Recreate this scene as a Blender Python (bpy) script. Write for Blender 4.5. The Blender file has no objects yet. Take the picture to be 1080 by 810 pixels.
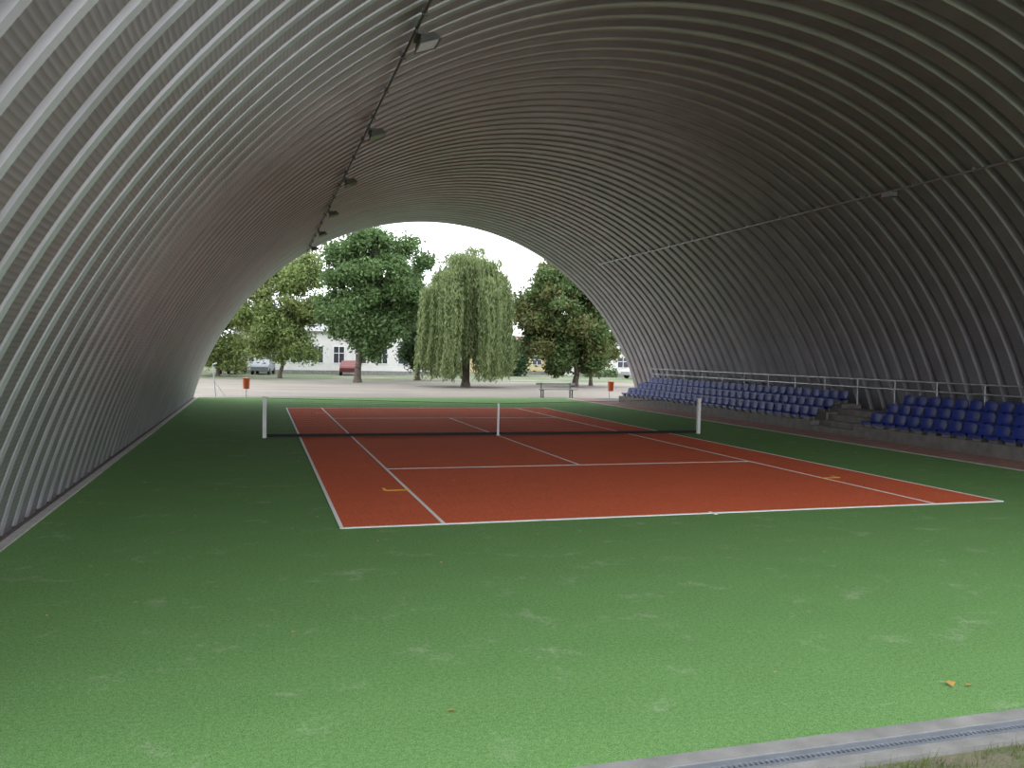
import bpy, math, random
import numpy as np
from mathutils import Matrix, Vector
random.seed(7); rng=np.random.default_rng(7)
scene=bpy.context.scene
try:
    scene.view_settings.view_transform='Standard'
    scene.view_settings.look='None'
    scene.view_settings.exposure=0.0
except Exception: pass

# ------------------------------------------------------------ materials
def new_mat(name):
    m=bpy.data.materials.new(name); m.use_nodes=True
    nt=m.node_tree; b=nt.nodes['Principled BSDF']
    return m,nt,b
def N(nt,t,**k):
    n=nt.nodes.new(t)
    for a,v in k.items():
        if a in n.inputs: n.inputs[a].default_value=v
        else: setattr(n,a,v)
    return n
def simple(name,col,rough=.6,metal=0.,var=.12,scale=6.,bump=0.,bscale=80.):
    m,nt,b=new_mat(name)
    tc=N(nt,'ShaderNodeTexCoord'); no=N(nt,'ShaderNodeTexNoise'); no.inputs['Scale'].default_value=scale; no.inputs['Detail'].default_value=5
    nt.links.new(tc.outputs['Object'],no.inputs['Vector'])
    r=N(nt,'ShaderNodeValToRGB')
    r.color_ramp.elements[0].position=.3; r.color_ramp.elements[1].position=.7
    r.color_ramp.elements[0].color=(*[c*(1-var) for c in col],1); r.color_ramp.elements[1].color=(*[min(1,c*(1+var)) for c in col],1)
    nt.links.new(no.outputs['Fac'],r.inputs['Fac']); nt.links.new(r.outputs['Color'],b.inputs['Base Color'])
    b.inputs['Roughness'].default_value=rough; b.inputs['Metallic'].default_value=metal
    if bump:
        n2=N(nt,'ShaderNodeTexNoise'); n2.inputs['Scale'].default_value=bscale; n2.inputs['Detail'].default_value=3
        nt.links.new(tc.outputs['Object'],n2.inputs['Vector'])
        bp=N(nt,'ShaderNodeBump'); bp.inputs['Strength'].default_value=bump; bp.inputs['Distance'].default_value=.02
        nt.links.new(n2.outputs['Fac'],bp.inputs['Height']); nt.links.new(bp.outputs['Normal'],b.inputs['Normal'])
    return m

def mixrgb(nt,fac,a,b,mode='MIX'):
    n=nt.nodes.new('ShaderNodeMix'); n.data_type='RGBA'; n.blend_type=mode
    def s(i,v):
        if hasattr(v,'links') or isinstance(v,bpy.types.NodeSocket): nt.links.new(v,n.inputs[i])
        elif isinstance(v,(tuple,list)): n.inputs[i].default_value=(*v[:3],1)
        else: n.inputs[i].default_value=v
    s(0,fac); s(6,a); s(7,b)
    return n.outputs[2]
def noise(nt,vec,scale,detail=4,rough=.55,dist=0.):
    n=N(nt,'ShaderNodeTexNoise'); n.inputs['Scale'].default_value=scale; n.inputs['Detail'].default_value=detail
    n.inputs['Roughness'].default_value=rough; n.inputs['Distortion'].default_value=dist
    nt.links.new(vec,n.inputs['Vector']); return n.outputs['Fac']
def ramp(nt,fac,p0,p1,c0=(0,0,0),c1=(1,1,1)):
    r=N(nt,'ShaderNodeValToRGB'); e=r.color_ramp.elements
    e[0].position=p0; e[1].position=p1; e[0].color=(*c0,1); e[1].color=(*c1,1)
    nt.links.new(fac,r.inputs['Fac']); return r.outputs['Color']
def mapping(nt,vec,scale):
    m=N(nt,'ShaderNodeMapping'); m.inputs['Scale'].default_value=scale; nt.links.new(vec,m.inputs['Vector']); return m.outputs['Vector']
def bump(nt,b,h,strength,dist):
    bp=N(nt,'ShaderNodeBump'); bp.inputs['Strength'].default_value=strength; bp.inputs['Distance'].default_value=dist
    nt.links.new(h,bp.inputs['Height']); nt.links.new(bp.outputs['Normal'],b.inputs['Normal'])

# artificial turf
def turf_mat(name,base,dark,light,sand,sandamt,t0=.575,t1=.75):
    m,nt,b=new_mat(name); o=N(nt,'ShaderNodeTexCoord').outputs['Object']
    c=ramp(nt,noise(nt,mapping(nt,o,(.5,.9,1)),1.5,6,.65),.3,.72,dark,base)
    f=ramp(nt,noise(nt,o,30,5,.8),.3,.72)
    c=mixrgb(nt,.6,c,mixrgb(nt,f,tuple(x*.55 for x in base),light))
    f2=ramp(nt,noise(nt,mapping(nt,o,(1,1,1)),110,3,.75),.35,.7,(.4,.4,.4),(1.6,1.6,1.6))
    c=mixrgb(nt,.85,c,f2,'MULTIPLY')
    s=ramp(nt,noise(nt,mapping(nt,o,(1.,1.1,1)),1.5,10,.78,.2),t0,t1)
    sm=ramp(nt,noise(nt,o,40,4,.8),.36,.6)
    mul=N(nt,'ShaderNodeMath',operation='MULTIPLY'); nt.links.new(s,mul.inputs[0]); nt.links.new(sm,mul.inputs[1])
    mul2=N(nt,'ShaderNodeMath',operation='MULTIPLY'); nt.links.new(mul.outputs[0],mul2.inputs[0]); mul2.inputs[1].default_value=sandamt
    c=mixrgb(nt,mul2.outputs[0],c,sand)
    nt.links.new(c,b.inputs['Base Color']); b.inputs['Roughness'].default_value=.9
    b.inputs['Specular IOR Level'].default_value=.12
    bump(nt,b,noise(nt,o,220,2,.7),.6,.01)
    return m
M_turf=turf_mat('green_turf',(.132,.282,.086),(.100,.220,.068),(.24,.43,.155),(.46,.48,.36),.8,.56,.74)
M_red=turf_mat('red_turf',(.78,.145,.060),(.66,.115,.050),(.88,.21,.095),(.72,.36,.24),.25)
M_white=simple('white_line_turf',(.82,.82,.80),.8,var=.08,scale=20)
M_yellow=simple('yellow_line_turf',(.80,.50,.03),.8,var=.1,scale=20)

# galvanised shell
def shell_mat():
    m,nt,b=new_mat('galvanised_corrugated_steel')
    uv=N(nt,'ShaderNodeUVMap'); uv.uv_map='UVMap'
    sep=N(nt,'ShaderNodeSeparateXYZ'); nt.links.new(uv.outputs['UV'],sep.inputs[0])
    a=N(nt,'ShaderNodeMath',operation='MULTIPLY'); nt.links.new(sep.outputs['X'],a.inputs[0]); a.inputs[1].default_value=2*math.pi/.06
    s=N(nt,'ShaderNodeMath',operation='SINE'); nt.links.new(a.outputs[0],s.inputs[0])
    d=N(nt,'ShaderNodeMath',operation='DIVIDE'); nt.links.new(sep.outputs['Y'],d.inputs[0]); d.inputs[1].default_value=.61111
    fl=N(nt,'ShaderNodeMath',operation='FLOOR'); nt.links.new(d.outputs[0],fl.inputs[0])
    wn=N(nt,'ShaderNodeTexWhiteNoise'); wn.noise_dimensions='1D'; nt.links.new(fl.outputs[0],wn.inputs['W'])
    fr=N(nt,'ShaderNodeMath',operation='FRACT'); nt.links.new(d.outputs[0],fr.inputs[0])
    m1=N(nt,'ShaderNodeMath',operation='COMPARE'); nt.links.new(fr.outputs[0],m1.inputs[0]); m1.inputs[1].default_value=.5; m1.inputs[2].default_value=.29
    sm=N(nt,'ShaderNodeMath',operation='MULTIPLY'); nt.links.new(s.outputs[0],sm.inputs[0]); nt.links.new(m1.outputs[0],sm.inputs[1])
    o=N(nt,'ShaderNodeTexCoord').outputs['Object']
    c=mixrgb(nt,wn.outputs['Value'],(.445,.43,.475),(.51,.495,.545))
    n1=ramp(nt,noise(nt,o,1.3,6,.65),.3,.7,(.84,.83,.81),(1.05,1.05,1.05))
    c=mixrgb(nt,1.,c,n1,'MULTIPLY')
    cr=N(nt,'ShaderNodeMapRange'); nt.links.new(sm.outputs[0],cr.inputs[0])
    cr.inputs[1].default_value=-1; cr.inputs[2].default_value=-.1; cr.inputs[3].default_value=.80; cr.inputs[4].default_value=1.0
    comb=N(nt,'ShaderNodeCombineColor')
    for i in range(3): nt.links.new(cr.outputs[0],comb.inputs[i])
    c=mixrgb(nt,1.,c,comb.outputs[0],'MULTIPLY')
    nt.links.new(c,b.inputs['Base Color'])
    b.inputs['Metallic'].default_value=.78; b.inputs['Roughness'].default_value=.45
    bump(nt,b,sm.outputs[0],.16,.006)
    return m
M_shell=shell_mat()
M_galv=simple('galvanised_steel',(.45,.46,.47),.4,.7,scale=15)
M_conc=simple('concrete',(.20,.195,.185),.9,var=.25,scale=4,bump=.3)
M_concd=simple('dark_concrete',(.16,.15,.14),.9,var=.2,scale=4,bump=.3)
M_concl=simple('pale_concrete_kerb',(.42,.41,.38),.9,var=.15,scale=5,bump=.2)
M_gravel=simple('gravel',(.14,.125,.11),.95,var=.5,scale=45,bump=1.,bscale=60)
M_black=simple('black_net_cord',(.012,.012,.014),.8)
M_wpaint=simple('white_paint',(.78,.78,.78),.45,var=.05)
M_orange=simple('orange_paint',(.60,.12,.03),.5,var=.1)
M_blue=simple('blue_seat_plastic',(.008,.023,.175),.5,var=.15,scale=2)
M_grate=simple('zinc_grate',(.36,.39,.44),.45,.7)
M_dark=simple('dark_void',(.02,.02,.02),.9)
M_glass,nt,b=new_mat('lamp_glass'); b.inputs['Base Color'].default_value=(.35,.37,.4,1); b.inputs['Roughness'].default_value=.1; b.inputs['Metallic'].default_value=.3
M_lampb=simple('lamp_housing_grey',(.16,.16,.16),.5)

# brick path
M_brick,nt,b=new_mat('red_paving_bricks')
o=N(nt,'ShaderNodeTexCoord').outputs['Object']
bt=N(nt,'ShaderNodeTexBrick'); nt.links.new(mapping(nt,o,(1,1,1)),bt.inputs['Vector'])
bt.inputs['Scale'].default_value=1.; bt.inputs['Brick Width'].default_value=.2; bt.inputs['Row Height'].default_value=.1; bt.inputs['Mortar Size'].default_value=.006
bt.inputs['Color1'].default_value=(.24,.11,.09,1); bt.inputs['Color2'].default_value=(.32,.17,.13,1); bt.inputs['Mortar'].default_value=(.16,.13,.11,1)
c=mixrgb(nt,.6,bt.outputs['Color'],ramp(nt,noise(nt,o,2.,5,.6),.3,.7,(.7,.7,.7),(1.15,1.15,1.15)),'MULTIPLY')
nt.links.new(c,b.inputs['Base Color']); b.inputs['Roughness'].default_value=.85

# ------------------------------------------------------------ mesh builder
class MB:
    def __init__(s): s.v=[];s.f=[];s.m=[];s.smooth=[]
    def add(s,v,f,m=0,sm=False):
        k=len(s.v); s.v+=[tuple(p) for p in v]; s.f+=[tuple(i+k for i in q) for q in f]; s.m+=[m]*len(f); s.smooth+=[sm]*len(f)
    def box(s,lo,hi,m=0):
        x0,y0,z0=lo;x1,y1,z1=hi
        s.add([(x0,y0,z0),(x1,y0,z0),(x1,y1,z0),(x0,y1,z0),(x0,y0,z1),(x1,y0,z1),(x1,y1,z1),(x0,y1,z1)],
              [(0,3,2,1),(4,5,6,7),(0,1,5,4),(1,2,6,5),(2,3,7,6),(3,0,4,7)],m)
    def cyl(s,p0,p1,r0,r1=None,n=8,m=0,sm=True):
        r1=r0 if r1 is None else r1
        p0=Vector(p0);p1=Vector(p1);d=(p1-p0).normalized()
        a=d.orthogonal().normalized(); b=d.cross(a)
        V=[p0+(a*math.cos(t)+b*math.sin(t))*r0 for t in [2*math.pi*i/n for i in range(n)]]
        V+=[p1+(a*math.cos(t)+b*math.sin(t))*r1 for t in [2*math.pi*i/n for i in range(n)]]
        s.add(V,[(i,(i+1)%n,n+(i+1)%n,n+i) for i in range(n)],m,sm)
        s.add(V[:n],[tuple(range(n))[::-1]],m); s.add(V[n:],[tuple(range(n))],m)
    def build(s,name,mats,parent=None,loc=(0,0,0),bevel=0):
        me=bpy.data.meshes.new(name); me.from_pydata(s.v,[],s.f)
        for mt in mats: me.materials.append(mt)
        me.polygons.foreach_set('material_index',s.m); me.polygons.foreach_set('use_smooth',s.smooth); me.update()
        ob=bpy.data.objects.new(name,me); scene.collection.objects.link(ob); ob.location=loc
        if parent: ob.parent=parent
        if bevel:
            bv=ob.modifiers.new('bevel','BEVEL'); bv.width=bevel; bv.segments=2; bv.limit_method='ANGLE'
        return ob
def empty(name,loc=(0,0,0)):
    e=bpy.data.objects.new(name,None); scene.collection.objects.link(e); e.location=loc; return e

# ------------------------------------------------------------ camera
q=[884.6386, 0.2927, -0.0352, 0.019, -6.5355, -22.9885, 2.3234]
y,p,r=q[1:4]
f=np.array([math.sin(y)*math.cos(p),math.cos(y)*math.cos(p),math.sin(p)])
rt=np.array([math.cos(y),-math.sin(y),0]); up=np.cross(rt,f)
r2=rt*math.cos(r)+up*math.sin(r); u2=-rt*math.sin(r)+up*math.cos(r)
cd=bpy.data.cameras.new('camera'); cam=bpy.data.objects.new('camera',cd); scene.collection.objects.link(cam)
cd.sensor_fit='HORIZONTAL'; cd.sensor_width=36; cd.lens=q[0]/1080*36; cd.clip_end=2000; cd.clip_start=.05
cam.matrix_world=Matrix(((r2[0],u2[0],-f[0],q[4]),(r2[1],u2[1],-f[1],q[5]),(r2[2],u2[2],-f[2],q[6]),(0,0,0,1)))
scene.camera=cam

# ------------------------------------------------------------ world (overcast)
w=bpy.data.worlds.new('overcast_sky'); scene.world=w; w.use_nodes=True; nt=w.node_tree
bg=nt.nodes['Background']; tc=N(nt,'ShaderNodeTexCoord')
cn=noise(nt,mapping(nt,tc.outputs['Generated'],(1,1,2.5)),2.2,5,.55)
c=ramp(nt,cn,.3,.7,(.86,.92,.99),(.96,.98,1)); nt.links.new(c,bg.inputs['Color'])
bg.inputs['Strength'].default_value=3.5

# ------------------------------------------------------------ ground & floor
Y0,Y1=-18.65,19.5
m,nt,b=new_mat('sandy_ground'); o=N(nt,'ShaderNodeTexCoord').outputs['Object']
sp=N(nt,'ShaderNodeSeparateXYZ'); nt.links.new(o,sp.inputs[0])
sand=ramp(nt,noise(nt,mapping(nt,o,(.25,1,1)),.6,6,.6),.3,.7,(.155,.135,.112),(.24,.212,.18))
sand=mixrgb(nt,.5,sand,ramp(nt,noise(nt,o,30,4,.7),.3,.7,(.8,.8,.8),(1.15,1.15,1.15)),'MULTIPLY')
gr=ramp(nt,noise(nt,o,8,5,.7),.3,.7,(.05,.085,.025),(.09,.135,.045))
lawn=ramp(nt,noise(nt,mapping(nt,o,(.3,1,1)),.5,4,.6),.42,.52)
fa=N(nt,'ShaderNodeMapRange'); nt.links.new(sp.outputs['Y'],fa.inputs[0]); fa.inputs[1].default_value=44; fa.inputs[2].default_value=47
mx=N(nt,'ShaderNodeMath',operation='MULTIPLY'); nt.links.new(fa.outputs[0],mx.inputs[0]); nt.links.new(lawn,mx.inputs[1])
c=mixrgb(nt,mx.outputs[0],sand,gr)
dirt=mixrgb(nt,ramp(nt,noise(nt,o,2.5,5,.7),.4,.6),(.15,.125,.09),(.09,.11,.045))
dirt=mixrgb(nt,.6,dirt,ramp(nt,noise(nt,o,60,4,.7),.3,.7,(.5,.5,.5),(1.5,1.5,1.5)),'MULTIPLY')
fb=N(nt,'ShaderNodeMath',operation='LESS_THAN'); nt.links.new(sp.outputs['Y'],fb.inputs[0]); fb.inputs[1].default_value=-18.9
c=mixrgb(nt,fb.outputs[0],c,dirt)
nt.links.new(c,b.inputs['Base Color']); b.inputs['Roughness'].default_value=.95
bump(nt,b,noise(nt,o,50,4,.7),.5,.02)
mb=MB(); mb.box((-300,-200,-.4),(300,300,-.03)); mb.build('ground',[m])

mb=MB(); mb.box((-9.3,Y0,-.2),(9.35,Y1,0)); mb.build('floor',[M_turf])
mb=MB(); mb.box((9.35,Y0,-.2),(9.47,Y1,.012),1); mb.box((9.47,Y0,-.2),(10.95,Y1,.004),0)
mb.build('brick_walkway',[M_brick,M_concl])
mb=MB(); mb.box((-9.42,Y0,-.2),(-9.3,Y1,.02),0); mb.box((-9.75,Y0,-.2),(-9.42,Y1,-.005),1)
mb.build('trim_1',[M_concl,M_gravel])

# court
court=empty('tennis_court')
mb=MB(); mb.box((-5.485,-11.885,-.02),(5.485,11.885,.004)); mb.build('red_playing_surface',[M_red],court)
mb=MB(); z0,z1=-.01,.009; t=.05
for x in(-5.485,5.485): mb.box((x-t/2 -.0,-11.91,z0),(x+t/2,11.91,z1))
for x in(-4.115,4.115): mb.box((x-t/2,-11.885,z0),(x+t/2,11.885,z1))
for yy in(-11.885,11.885): mb.box((-5.485,yy-.03,z0),(5.485,yy+.03,z1-.001))
for yy in(-6.4,6.4): mb.box((-4.115,yy-t/2,z0),(4.115,yy+t/2,z1-.001))
mb.box((-t/2,-6.4,z0),(t/2,6.4,z1-.002))
for s in(-1,1): mb.box((-t/2,s*11.885-.1,z0),(t/2,s*11.885+.1,z1-.002))
mb.build('court_lines',[M_white],court)
mb=MB()
for sx in(-1,1):
    for sy in(-1,1):
        X,Y=sx*4.5,sy*9
        a,b_=sorted((X,X-sx*.42)); mb.box((a,Y-.025,z0),(b_,Y+.025,z1+.002))
        a,b_=sorted((Y,Y-sy*.25)); mb.box((X-.025,a,z0),(X+.025,b_,z1+.001))
mb.build('volleyball_corner_marks',[M_yellow],court)

# net
net=empty('tennis_net')
for i,s in enumerate((-1,1)):
    mb=MB(); mb.box((s*6.4-.05,-.05,.0),(s*6.4+.05,.05,1.07)); mb.box((s*6.4-.06,-.06,1.07),(s*6.4+.06,.06,1.09)); mb.cyl((s*6.4,-.09,.75),(s*6.4,.0,.75),.035,n=10)
    mb.build('post_%d'%(i+1),[M_wpaint],net,bevel=.006)
def top(x): return .914+(1.05-.914)*(abs(x)/6.35)
mb=MB(); n=280; xs=np.linspace(-6.33,6.33,n)
for x in xs: mb.box((x-.0011,-.0011,.04),(x+.0011,.0011,top(x)))
for k in range(19):
    for s in(-1,1):
        h=lambda x:.04+(top(x)-.04)*k/19
        xa,xb=(-6.33,0) if s<0 else (0,6.33)
        za,zb=h(xa),h(xb); e=.0011
        mb.add([(xa,0,za-e),(xb,0,zb-e),(xb,0,zb+e),(xa,0,za+e)],[(0,1,2,3)])
        mb.add([(xa,-e,za),(xb,-e,zb),(xb,e,zb),(xa,e,za)],[(0,1,2,3)])
for s in(-1,1):
    mb.cyl((s*6.38,0,1.05),(0,0,.914),.006,n=6)
mb.box((-6.33,-.012,.02),(6.33,.012,.10))
mb.build('net_mesh',[M_black],net)
mb=MB(); mb.box((-.03,-.016,.01),(.03,.016,.92)); mb.box((-.05,-.03,.01),(.05,.03,.04)); mb.build('centre_strap',[M_wpaint],net,bevel=.003)

# ------------------------------------------------------------ shell
CX,CZ,RI=2.0,-2.9,11.88
a0=math.acos((-.05-CZ)/RI)
prof=[(0,.20),(.045,.20),(.10,.03),(.13,.0),(.48,.0),(.51,.03),(.565,.20)]
YS,YE,P_=-18.95,19.55,.61
npan=int(round((YE-YS)/P_)); P_=(YE-YS)/npan
rows=[]
for k in range(npan):
    for (dy,dd) in prof: rows.append((YS+k*P_+dy*P_/.61,dd))
rows.append((YE,.20))
NA=120; ang=np.linspace(-a0,a0,NA+1)
V=[];UV=[]
for (yy,dd) in rows:
    R_=RI+dd
    for a in ang:
        V.append((CX+R_*math.sin(a),yy,CZ+R_*math.cos(a))); UV.append(((a+a0)*RI,(yy-YS)))
F=[]
for i in range(len(rows)-1):
    for j in range(NA):
        a=i*(NA+1)+j; F.append((a,a+1,a+NA+2,a+NA+1))
me=bpy.data.meshes.new('arched_steel_hall'); me.from_pydata(V,[],F); uvl=me.uv_layers.new(name='UVMap')
idx=np.empty(len(me.loops),dtype=np.int32); me.loops.foreach_get('vertex_index',idx)
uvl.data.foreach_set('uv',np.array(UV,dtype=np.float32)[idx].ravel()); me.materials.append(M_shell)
hall=bpy.data.objects.new('arched_steel_hall',me); scene.collection.objects.link(hall)
# foundations
for i,(xa,xb) in enumerate(((-10.0,-9.75),(13.75,14.05))):
    mb=MB(); mb.box((xa,YS,-.2),(xb,YE,.1)); mb.build('foundation_%d'%(i+1),[M_conc],hall)
mb=MB(); mb.box((10.95,Y0,-.2),(13.75,Y1,-.01)); mb.build('concrete_base_slab',[M_concd])

# ceiling conduit + floodlights
def ceil_z(x,off): return CZ+math.sqrt((RI-off)**2-(x-CX)**2)
rail=empty('ceiling_floodlight_rail')
mb=MB(); xr=-4.38; zr=ceil_z(xr,.07)
mb.cyl((xr,YS+.3,zr),(xr,YE-.2,zr),.022,n=8)
for k in range(0,npan,3):
    yy=YS+(k+.5)*P_; mb.box((xr-.04,yy-.02,zr-.04),(xr+.04,yy+.02,zr+.06))
mb.build('conduit',[M_lampb],rail)
for i,yy in enumerate((-16.4,-10.7,-5.2,.1,5.6,10.6,15.6)):
    mb=MB()
    mb.box((-.02,-.02,-.12),(.02,.02,.03),0); mb.box((-.02,-.20,-.14),(.14,.20,-.10),0)
    T=Matrix.Translation((.14,0,-.17))@Matrix.Rotation(math.radians(-20),4,'Y')
    a=[(-.16,-.24,-.06),(.16,-.24,-.06),(.16,.24,-.06),(-.16,.24,-.06),(-.10,-.19,.06),(.10,-.19,.06),(.10,.19,.06),(-.10,.19,.06)]
    mb.add([T@Vector(c_) for c_ in a],[(4,5,6,7),(0,1,5,4),(1,2,6,5),(2,3,7,6),(3,0,4,7)],0)
    mb.add([T@Vector(c_) for c_ in a[:4]],[(0,3,2,1)],1)
    fr=[(-.18,-.26),(.18,-.26),(.18,.26),(-.18,.26)]
    mb.add([T@Vector((x_,y_,-.065)) for x_,y_ in fr]+[T@Vector((x_*.84,y_*.88,-.068)) for x_,y_ in fr],[(0,1,5,4),(1,2,6,5),(2,3,7,6),(3,0,4,7)],0)
    mb.build('floodlight_%d'%(i+1),[M_lampb,M_glass],rail,loc=(xr,yy,zr))
rail2=empty('ceiling_conduit')
mb=MB(); xr=8.9; zr=ceil_z(xr,.07)
mb.cyl((xr,YS+.3,zr),(xr,14.3,zr),.025,n=8)
for k in range(0,54,3):
    yy=YS+(k+.5)*P_; mb.box((xr-.04,yy-.02,zr-.03),(xr+.04,yy+.02,zr+.08))
for yy in(-5,): mb.box((xr-.10,yy-.18,zr-.14),(xr+.10,yy+.18,zr-.03))
mb.build('conduit',[M_galv],rail2)

# ------------------------------------------------------------ grandstand
stand=empty('grandstand')
mb=MB(); levels=[(10.95,.33),(11.55,.60),(12.15,.87)]
for (ya,yb) in((-18.4,-1.4),(.7,16.2)):
    for k,(x,z) in enumerate(levels):
        x2=levels[k+1][0] if k<2 else 12.95
        mb.box((x,ya,-.02),(x2,yb,z))
mb.build('concrete_terrace',[M_concd],stand,bevel=.01)
mb=MB()
for k in range(4): mb.box((10.95+.35*k,-1.4,-.02),(12.95,.7,.18+.18*k))
mb.build('steps',[M_concd],stand)
mb=MB()
for z in(1.72,1.45): mb.cyl((12.75,-18.3,z),(12.75,16.2,z),.022,n=8)
yy=-18.3
while yy<16.3: mb.cyl((12.75,yy,.85),(12.75,yy,1.72),.022,n=8); yy+=1.725
mb.build('railing',[M_galv],stand)
def seat(mb,x,y_,z):
    pr=[(-.20,-.03),(-.195,.005),(-.15,.02),(0,0),(.12,.005),(.175,.04),(.20,.12),(.22,.22),(.228,.30),(.24,.315),(.252,.30)]
    nx=7; V=[]
    for (px,pz) in pr:
        for j in range(nx):
            tt=(j/(nx-1))*2-1; wd=.215
            ex=px; ez=pz+.035*abs(tt)**3
            if px>.15: ex=px-.045*abs(tt)**2.5; ez=pz-.05*abs(tt)**4*(1 if pz>.2 else 0)
            V.append((x+ex,y_+tt*wd,z+ez))
    F=[(i*nx+j,i*nx+j+1,(i+1)*nx+j+1,(i+1)*nx+j) for i in range(len(pr)-1) for j in range(nx-1)]
    mb.add(V,F,0,True)
    V2=[(a+.015,b_,c_-.02) for a,b_,c_ in V]; mb.add(V2,[q_[::-1] for q_ in F],0,True)
for i,(ya,yb) in enumerate(((-18.2,-1.6),(.9,16.1))):
    mb=MB()
    for (x,z) in levels:
        n=int((yb-ya)/.5)
        for k in range(n):
            yy=ya+.25+k*(yb-ya)/n; seat(mb,x+.27,yy,z+.12)
            mb.box((x+.14,yy-.14,z-.01),(x+.18,yy+.14,z+.11),1)
            mb.box((x+.34,yy-.14,z-.01),(x+.38,yy+.14,z+.11),1)
    mb.build('blue_seat_rows',[M_blue,M_lampb],stand)

# ------------------------------------------------------------ drain channels
for i,(ya,s) in enumerate(((Y0,-1),(Y1,1))):
    d=MB(); f_=lambda a,b_:(min(ya+s*a,ya+s*b_),max(ya+s*a,ya+s*b_))
    a,b_=f_(0,.13); d.box((-9.2,a,-.2),(13.7,b_,.005),0)
    a,b_=f_(.26,.36); d.box((-9.2,a,-.2),(13.7,b_,0),0)
    a,b_=f_(.13,.26); d.box((-9.2,a,-.2),(13.7,b_,-.03),2)
    for o_ in(.13,.16,.23): a,b_=f_(o_,o_+.03); d.box((-9.2,a,-.03),(13.7,b_,.0),1)
    x=-9.2; st=.035
    while x<13.68:
        a,b_=f_(.19,.23); d.box((x,a,-.02),(x+.015,b_,-.001),1); x+=st
    d.build('drain_channel',[M_conc,M_grate,M_dark])

# ------------------------------------------------------------ grass in front and fallen leaves
def quads_obj(name,V,mats,midx=None,parent=None,tri=False):
    k=3 if tri else 4; nf=len(V)//k
    me=bpy.data.meshes.new(name); me.vertices.add(len(V)); me.vertices.foreach_set('co',np.asarray(V,dtype=np.float32).ravel())
    me.loops.add(nf*k); me.loops.foreach_set('vertex_index',np.arange(nf*k,dtype=np.int32))
    me.polygons.add(nf); me.polygons.foreach_set('loop_start',np.arange(nf,dtype=np.int32)*k)
    for mt in mats: me.materials.append(mt)
    if midx is not None: me.polygons.foreach_set('material_index',midx.astype(np.int32))
    me.update(calc_edges=True); me.validate()
    ob=bpy.data.objects.new(name,me); scene.collection.objects.link(ob)
    if parent: ob.parent=parent
    return ob
def leafmat(name,c0,c1,scale=.6,tr=.35):
    m=bpy.data.materials.new(name); m.use_nodes=True; nt=m.node_tree; b=nt.nodes['Principled BSDF']; out=nt.nodes['Material Output']
    o=N(nt,'ShaderNodeTexCoord').outputs['Object']
    c=ramp(nt,noise(nt,o,scale,5,.7),.32,.68,c0,c1)
    c=mixrgb(nt,.6,c,ramp(nt,noise(nt,o,9,2,.6),.3,.7,(.6,.6,.6),(1.35,1.35,1.3)),'MULTIPLY')
    nt.links.new(c,b.inputs['Base Color']); b.inputs['Roughness'].default_value=.55; b.inputs['Specular IOR Level'].default_value=.35
    t=N(nt,'ShaderNodeBsdfTranslucent'); nt.links.new(c,t.inputs['Color'])
    ms=N(nt,'ShaderNodeMixShader'); ms.inputs[0].default_value=tr
    nt.links.new(b.outputs[0],ms.inputs[1]); nt.links.new(t.outputs[0],ms.inputs[2]); nt.links.new(ms.outputs[0],out.inputs['Surface'])
    return m
M_grass=leafmat('grass_blades',(.08,.13,.03),(.20,.23,.09),3)
nb=46000; gx=rng.uniform(-9,4,nb); gy=-19.04-rng.uniform(0,1,nb)**1.2*2.2
cl=np.sin(gx*3.1+1)*np.sin(gy*4.3)+.6*np.sin(gx*7.7+gy*5)
keep=cl+rng.normal(0,.45,nb)-(gy>-19.25)*.5>-.45; gx=gx[keep];gy=gy[keep];nb=len(gx)
h=rng.uniform(.03,.10,nb); th=rng.uniform(0,2*np.pi,nb); w_=.0035
V=np.zeros((nb,3,3)); V[:,0,0]=gx-w_*np.cos(th);V[:,0,1]=gy-w_*np.sin(th);V[:,1,0]=gx+w_*np.cos(th);V[:,1,1]=gy+w_*np.sin(th)
V[:,0:2,2]=-.035; V[:,2,0]=gx+rng.normal(0,.03,nb);V[:,2,1]=gy-np.abs(rng.normal(0,.03,nb))*.5;V[:,2,2]=-.03+h
quads_obj('grass_tufts',V.reshape(-1,3),[M_grass],tri=True)
M_fl=leafmat('dry_leaf',(.40,.20,.04),(.58,.40,.12),8,.2)
pts=[(-1.75,-18.2,.06),(-1.64,-18.25,.035)]
for _ in range(130): pts.append((rng.uniform(-9,9),rng.uniform(-18.4,6),rng.uniform(.015,.036)))
V=[]
for (x,y_,s) in pts:
    t=rng.uniform(0,6.28); c_,s_=math.cos(t)*s,math.sin(t)*s
    V+=[(x-c_,y_-s_,.013),(x+s_*.55,y_-c_*.55,.013+s*.3),(x+c_,y_+s_,.016),(x-s_*.55,y_+c_*.55,.013+s*.2)]
quads_obj('fallen_leaves',np.array(V),[M_fl])

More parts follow.
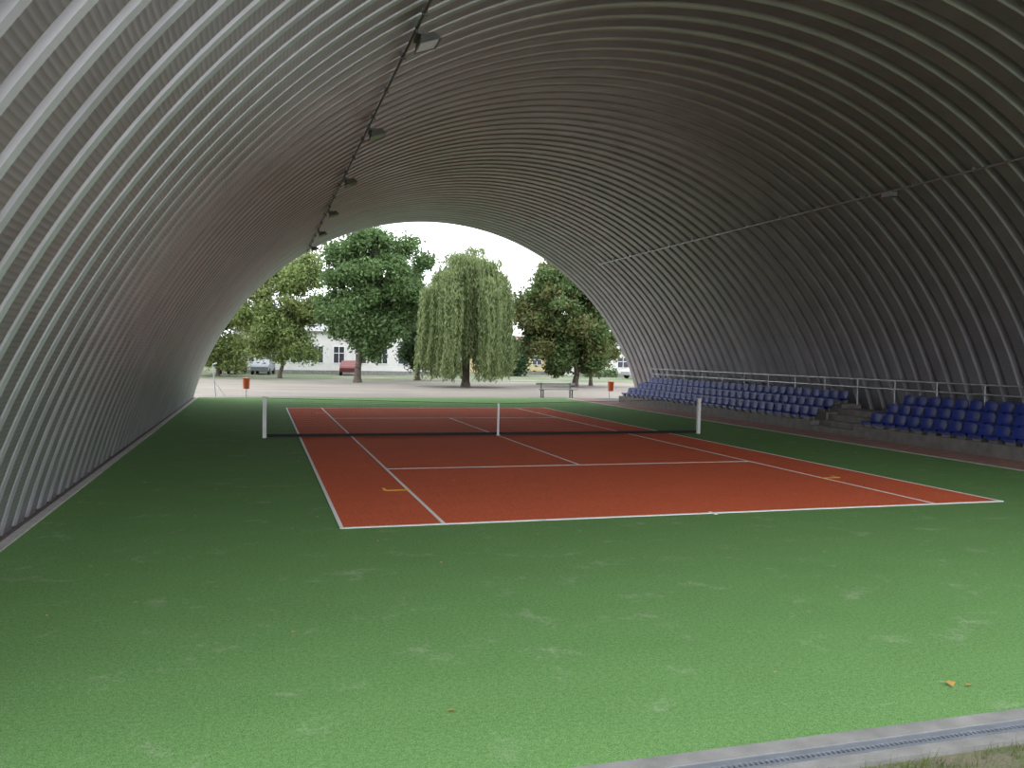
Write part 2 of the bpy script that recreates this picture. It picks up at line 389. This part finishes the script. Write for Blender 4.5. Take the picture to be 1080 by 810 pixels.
# ------------------------------------------------------------ trees
M_bark=simple('tree_bark',(.10,.08,.062),.95,var=.4,scale=8,bump=.8,bscale=20)
def rand_unit(n):
    v=rng.normal(size=(n,3)); return v/np.linalg.norm(v,axis=1)[:,None]
def leaf_quads(C,size,flat=0.):
    n=len(C); a=rand_unit(n); b=rand_unit(n); b-=a*(a*b).sum(1)[:,None]; b/=np.linalg.norm(b,axis=1)[:,None]
    s=size*rng.uniform(.6,1.3,n)[:,None]
    return np.stack([C-a*s,C+b*s*.5,C+a*s,C-b*s*.5],1).reshape(-1,3)
def broad_tree(name,base,trunk_h,trunk_r,cc,rad,nclump,nleaf,mats,leaf=.15,clump=1.0,lean=(0,0)):
    root=empty(name,(0,0,0)); base=Vector(base); cc=Vector(cc)
    mb=MB()
    top_=Vector((base.x+lean[0],base.y+lean[1],base.z+trunk_h))
    mid=(base+top_)/2+Vector((rng.normal(0,.08),rng.normal(0,.08),0))
    mb.cyl(base-Vector((0,0,.1)),base+Vector((0,0,.35)),trunk_r*1.5,trunk_r*1.05,10)
    mb.cyl(base+Vector((0,0,.33)),mid,trunk_r*1.05,trunk_r*.92,10); mb.cyl(mid,top_,trunk_r*.92,trunk_r*.75,10)
    ctop=Vector((cc.x,cc.y,cc.z+rad[2]*.7)); mb.cyl(top_,cc,trunk_r*.75,trunk_r*.4,8); mb.cyl(cc,ctop,trunk_r*.4,trunk_r*.08,8)
    u=rand_unit(nclump); rr=rng.uniform(.25,1,nclump)**.5
    C=np.array(cc)+u*rr[:,None]*np.array(rad)*(1+.10*rng.normal(size=(nclump,1)))
    for c_ in C[:int(nclump*.5)]:
        c_=Vector(c_); k=rng.uniform(.0,.7); st=top_.lerp(ctop,k*.8)
        m_=st.lerp(c_,.5)+Vector((0,0,.25*rng.uniform(-1,1)))
        mb.cyl(st,m_,trunk_r*.28,trunk_r*.16,6); mb.cyl(m_,c_,trunk_r*.16,trunk_r*.05,6)
    mb.build('trunk_and_branches',[M_bark],root)
    per=nleaf//nclump; L=[];MI=[]
    for c_ in C:
        cr=clump*rng.uniform(.65,1.3)
        n=int(per*(cr/clump)**1.6); d=rand_unit(n)*(rng.uniform(0,1,n)**.5)[:,None]*np.array([cr,cr,cr*.75])
        d*=(1+.25*rng.normal(size=(n,1)))
        L.append(c_+d); MI.append(np.where(rng.random(n)<.6,rng.integers(0,len(mats)),rng.integers(0,len(mats),n)))
    L=np.concatenate(L); MI=np.concatenate(MI)
    quads_obj('foliage',leaf_quads(L,leaf),mats,MI,root)
    return root
Lmap=[leafmat('maple_leaf_a',(.070,.125,.042),(.125,.205,.070)),leafmat('maple_leaf_b',(.095,.165,.056),(.16,.25,.095))]
Llight=[leafmat('ash_leaf_a',(.14,.20,.060),(.23,.30,.10)),leafmat('ash_leaf_b',(.19,.25,.080),(.29,.33,.13))]
Ldark=[leafmat('dark_leaf_a',(.03,.065,.028),(.06,.105,.04)),leafmat('dark_leaf_b',(.045,.09,.035),(.09,.14,.055))]
Lmix=[leafmat('lime_leaf_a',(.065,.12,.04),(.12,.18,.06)),leafmat('lime_leaf_b',(.08,.135,.045),(.15,.21,.07)),leafmat('lime_leaf_c',(.12,.13,.045),(.19,.19,.07))]
Lyel=[leafmat('yellow_leaf',(.28,.23,.05),(.42,.34,.10)),Llight[1]]
broad_tree('maple_tree',(.6,41.4,0),2.2,.27,(1.75,41.4,6.9),(4.1,3.4,4.75),135,92000,Lmap,lean=(.2,0))
broad_tree('ash_tree',(-4.9,50,0),2.0,.16,(-4.9,50,6.2),(3.8,3.,4.4),90,56000,Llight,lean=(.1,0))
broad_tree('ash_tree',(-10.0,54,0),1.4,.15,(-10.0,54,4.2),(2.9,2.5,3.2),55,28000,Llight)
broad_tree('young_birch_tree',(-12.0,60,0),1.3,.10,(-11.8,60,3.0),(1.6,1.5,2.2),24,9000,Lyel)
broad_tree('spruce_tree',(6.4,48,0),1.0,.2,(6.6,48,4.2),(1.5,1.6,4.0),40,24000,Ldark,clump=.8)
broad_tree('linden_tree',(16.2,36.0,0),1.8,.22,(15.8,36.5,5.4),(3.8,3.2,4.3),125,84000,Lmix,clump=.95)
broad_tree('linden_tree',(18.6,38.8,0),1.6,.14,(18.6,38.8,3.2),(1.6,1.4,1.6),30,17000,Lmix,clump=.7)
for (x,y_,hh,rx) in((-24,60,7,5),(-17,71,6.5,3.5),(19.5,66,3.4,1.8),(46,60,7,5),(54,74,7,6),(0,94,7.,6),(14,97,6,6),(40,95,6,6),(-15,97,7,6)):
    broad_tree('background_tree',(x,y_,0),2.,.2,(x,y_,hh*.62),(rx,2.5,hh*.5),36,14000,Ldark if 10<x<30 else Lmap,leaf=.24,clump=1.3)

# weeping willow
wil=empty('weeping_willow')
Lw=[leafmat('willow_leaf_a',(.13,.175,.070),(.20,.255,.105),1.2),leafmat('willow_leaf_b',(.18,.235,.095),(.28,.33,.15),1.2)]
wb=Vector((7.3,34.2,0)); mb=MB()
mb.cyl(wb-Vector((0,0,.1)),wb+Vector((0,0,.4)),.42,.28,10); mb.cyl(wb+Vector((0,0,.38)),wb+Vector((.05,0,2.4)),.28,.24,10)
tips=[]
for k in range(54):
    t=rng.uniform(0,6.283); rr=2.75*math.sqrt(rng.uniform(.02,1)); hz=8.75-2.3*(rr/2.75)**2+rng.normal(0,.4)
    tip=Vector((wb.x+.05+rr*math.cos(t),wb.y+rr*math.sin(t)*.9,hz)); tips.append(tip)
    s_=wb+Vector((.05,0,2.3+rng.uniform(0,1.2))); m_=s_.lerp(tip,.55)+Vector((0,0,.5))
    mb.cyl(s_,m_,.09,.05,6); mb.cyl(m_,tip,.05,.02,6)
mb.cyl(wb+Vector((.05,0,2.35)),wb+Vector((.1,0,6)),.24,.1,8)
L=[];MI=[]
for tip in tips:
    n=300; L.append(np.array(tip)+rand_unit(n)*(rng.uniform(0,1,n)**.5)[:,None]*np.array([.8,.8,.55])); MI.append(rng.integers(0,2,n))
    low=rng.uniform(.4,2.0)
    for s in range(21):
        a=rng.uniform(0,6.283); r_=rng.uniform(.1,.85)
        x0=tip.x+r_*math.cos(a); y0=tip.y+r_*math.sin(a); z0=tip.z+rng.uniform(-.6,.25)
        dist=math.hypot(x0-wb.x-.2,y0-wb.y)
        zend=low+rng.uniform(-.2,1.0) if dist>1.2 else rng.uniform(1.6,3.6)
        n=int((z0-zend)*22)
        if n<6: continue
        tt=np.linspace(0,1,n); ox=(x0-wb.x-.2)*.12; oy=(y0-wb.y)*.12
        P3=np.stack([x0+ox*tt+rng.normal(0,.07,n)+.07*np.sin(tt*7+a),y0+oy*tt+rng.normal(0,.07,n),z0+(zend-z0)*tt],1)
        L.append(P3); MI.append(np.full(n,rng.integers(0,2)))
L=np.concatenate(L); MI=np.concatenate(MI); n=len(L)
a=np.zeros((n,3)); a[:,2]=-1; a+=rng.normal(0,.35,(n,3)); a/=np.linalg.norm(a,axis=1)[:,None]
b_=rand_unit(n); b_-=a*(a*b_).sum(1)[:,None]; b_/=np.linalg.norm(b_,axis=1)[:,None]
s_=.12*rng.uniform(.7,1.3,n)[:,None]
quads_obj('hanging_foliage',np.stack([L-a*s_,L+b_*s_*.3,L+a*s_,L-b_*s_*.3],1).reshape(-1,3),Lw,MI,wil)
mb.build('trunk_and_branches',[M_bark],wil)
def hedge(name,x0,x1,y_,hh,mats):
    n=int((x1-x0)*hh*260); C=np.stack([rng.uniform(x0,x1,n),y_+rng.uniform(-.6,.6,n),hh*rng.uniform(0,1,n)**.8*(1+.15*np.sin(np.linspace(0,40,n)))],1)
    quads_obj(name,leaf_quads(C,.14),mats,rng.integers(0,len(mats),n))
hedge('hedge',28,32,64,.9,Lmap)

# ------------------------------------------------------------ buildings
M_wall=simple('white_render',(.60,.59,.57),.9,var=.06,scale=1)
M_ywall=simple('yellow_render',(.56,.45,.25),.9,var=.06,scale=1)
M_roof=simple('red_roof_tiles',(.24,.11,.08),.8,var=.2,scale=3)
M_groof=simple('grey_roof',(.28,.28,.28),.8,var=.2,scale=3)
M_win=simple('dark_window_glass',(.035,.04,.05),.15,var=.2)
def building(name,x0,x1,y0,dep,h,rh,wall,roof,wins,ww=1.1,wh=1.7,sill=1.1,plinth=.35):
    e=empty(name); mb=MB(); mb.box((x0,y0,-.05),(x1,y0+dep,h)); mb.box((x0-.05,y0-.05,-.05),(x1+.05,y0,plinth),1); mb.build('walls',[wall,M_conc],e)
    mb=MB(); o_=.4
    mb.add([(x0-o_,y0-o_,h),(x1+o_,y0-o_,h),(x1+o_,y0+dep+o_,h),(x0-o_,y0+dep+o_,h),(x0+.5,y0+dep/2,h+rh),(x1-.5,y0+dep/2,h+rh)],
           [(0,1,5,4),(2,3,4,5),(1,2,5),(3,0,4),(0,3,2,1)]); mb.build('roof',[roof],e)
    mb=MB(); fr=MB()
    for x in wins:
        mb.box((x-ww/2,y0-.02,sill),(x+ww/2,y0+.05,sill+wh))
        for dx in(-ww/2,0,ww/2): fr.box((x+dx-.03,y0-.06,sill),(x+dx+.03,y0+.03,sill+wh))
        for dz in(0,wh*.6,wh): fr.box((x-ww/2-.03,y0-.06,sill+dz-.03),(x+ww/2+.03,y0+.03,sill+dz+.03))
    mb.build('window_panes',[M_win],e); fr.build('window_frames',[M_wpaint],e); return e
building('white_building',-9,13,64,10,4.3,2.2,M_wall,M_groof,[-7.6,-5.4,-3.0,-.9,1.2,3.4,5.6,7.8,10,12],1.1,1.7,1.1)
building('yellow_building',19.5,27.5,74,9,3.1,1.6,M_ywall,M_roof,[21,23.4,25.8],1.2,1.1,1.1)
building('white_building',28.5,44,68,9,3.2,1.5,M_wall,M_groof,[29.5,32,34.5,37,39.5,42],1.4,1.2,1.0)
building('white_building',-46,-19,80,10,5.,2.4,M_wall,M_roof,[-44,-41,-38,-35,-32,-29,-26,-23,-20])

# ------------------------------------------------------------ cars
M_tyre=simple('tyre_rubber',(.02,.02,.02),.8)
def car(x,y_,col,rot=0):
    paint=simple('car_paint_%d'%int(x*10),col,.4,.2,var=.03)
    e=empty('car',(x,y_,-.03)); e.rotation_euler[2]=rot
    pr=[(-2.05,.35),(-2.1,.75),(-1.9,.95),(-1.35,1.0),(-.75,1.42),(.75,1.45),(1.45,1.0),(2.0,.88),(2.1,.6),(2.05,.32)]
    mb=MB(); V=[]
    for s in(-1,1):
        for (a,z) in pr: V.append((a,s*(.82 if z<1.1 else .66),z))
    n=len(pr); mb.add(V,[(i,(i+1)%n,n+(i+1)%n,n+i) for i in range(n)]+[tuple(range(n))[::-1],tuple(range(n,2*n))])
    mb.build('body',[paint],e,bevel=.05)
    mb=MB()
    for s in(-1,1):
        for seg in([(-1.2,1.02),(-.75,1.34),(-.05,1.38),(-.05,1.02)],[(.05,1.02),(.05,1.38),(.7,1.36),(1.25,1.02)]):
            P4=[(a,s*(.835-(z-1.0)*.36),z) for a,z in seg]; mb.add(P4,[(0,1,2,3)])
    mb.build('windows',[M_win],e)
    mb=MB()
    for a in(-1.3,1.3):
        for s in(-1,1): mb.cyl((a,s*.65,.32),(a,s*.86,.32),.32,n=16)
    mb.build('wheels',[M_tyre],e)
car(-9.0,61,(.10,.115,.14),1.3); car(-6.2,61,(.22,.235,.26),1.4); car(1.9,61,(.13,.03,.028),1.45); car(33,60,(.35,.35,.36),.2)

# ------------------------------------------------------------ small outdoor things
def bin_(x,y_):
    e=empty('litter_bin',(x,y_,-.03)); mb=MB()
    mb.cyl((0,0,-.02),(0,0,.98),.025,n=8,m=1); mb.cyl((0,-.2,.42),(0,-.2,.92),.15,.18,12,m=0); mb.cyl((0,-.2,.92),(0,-.2,.95),.19,.19,12,m=0)
    mb.build('bin_on_post',[M_orange,M_galv],e); return e
bin_(-7.15,20.4); bin_(12.2,20.3)
M_slat=simple('pale_bench_slats',(.5,.49,.46),.7,var=.1)
mb=MB()
for k in range(3): mb.box((8.1,20.55+k*.13,.42),(10.4,20.65+k*.13,.465),0)
mb.box((8.1,20.99,.66),(10.4,21.03,.78),0)
for x in(8.4,10.1):
    mb.box((x-.03,20.58,-.03),(x+.03,20.63,.42),1); mb.box((x-.03,20.93,-.03),(x+.03,20.99,.80),1); mb.box((x-.03,20.56,.37),(x+.03,20.99,.42),1)
    mb.box((x-.02,20.60,.14),(x+.02,20.95,.17),1)
mb.build('park_bench',[M_slat,M_lampb])
# thin braced post at the far left
mb=MB()
mb.cyl((-8.6,20.9,-.03),(-8.75,20.9,1.55),.025,n=8); mb.cyl((-8.15,20.9,-.03),(-8.66,20.9,.75),.018,n=8)
mb.cyl((-8.75,20.9,1.55),(-8.55,20.9,1.62),.03,n=8)
mb.build('braced_post',[M_galv])
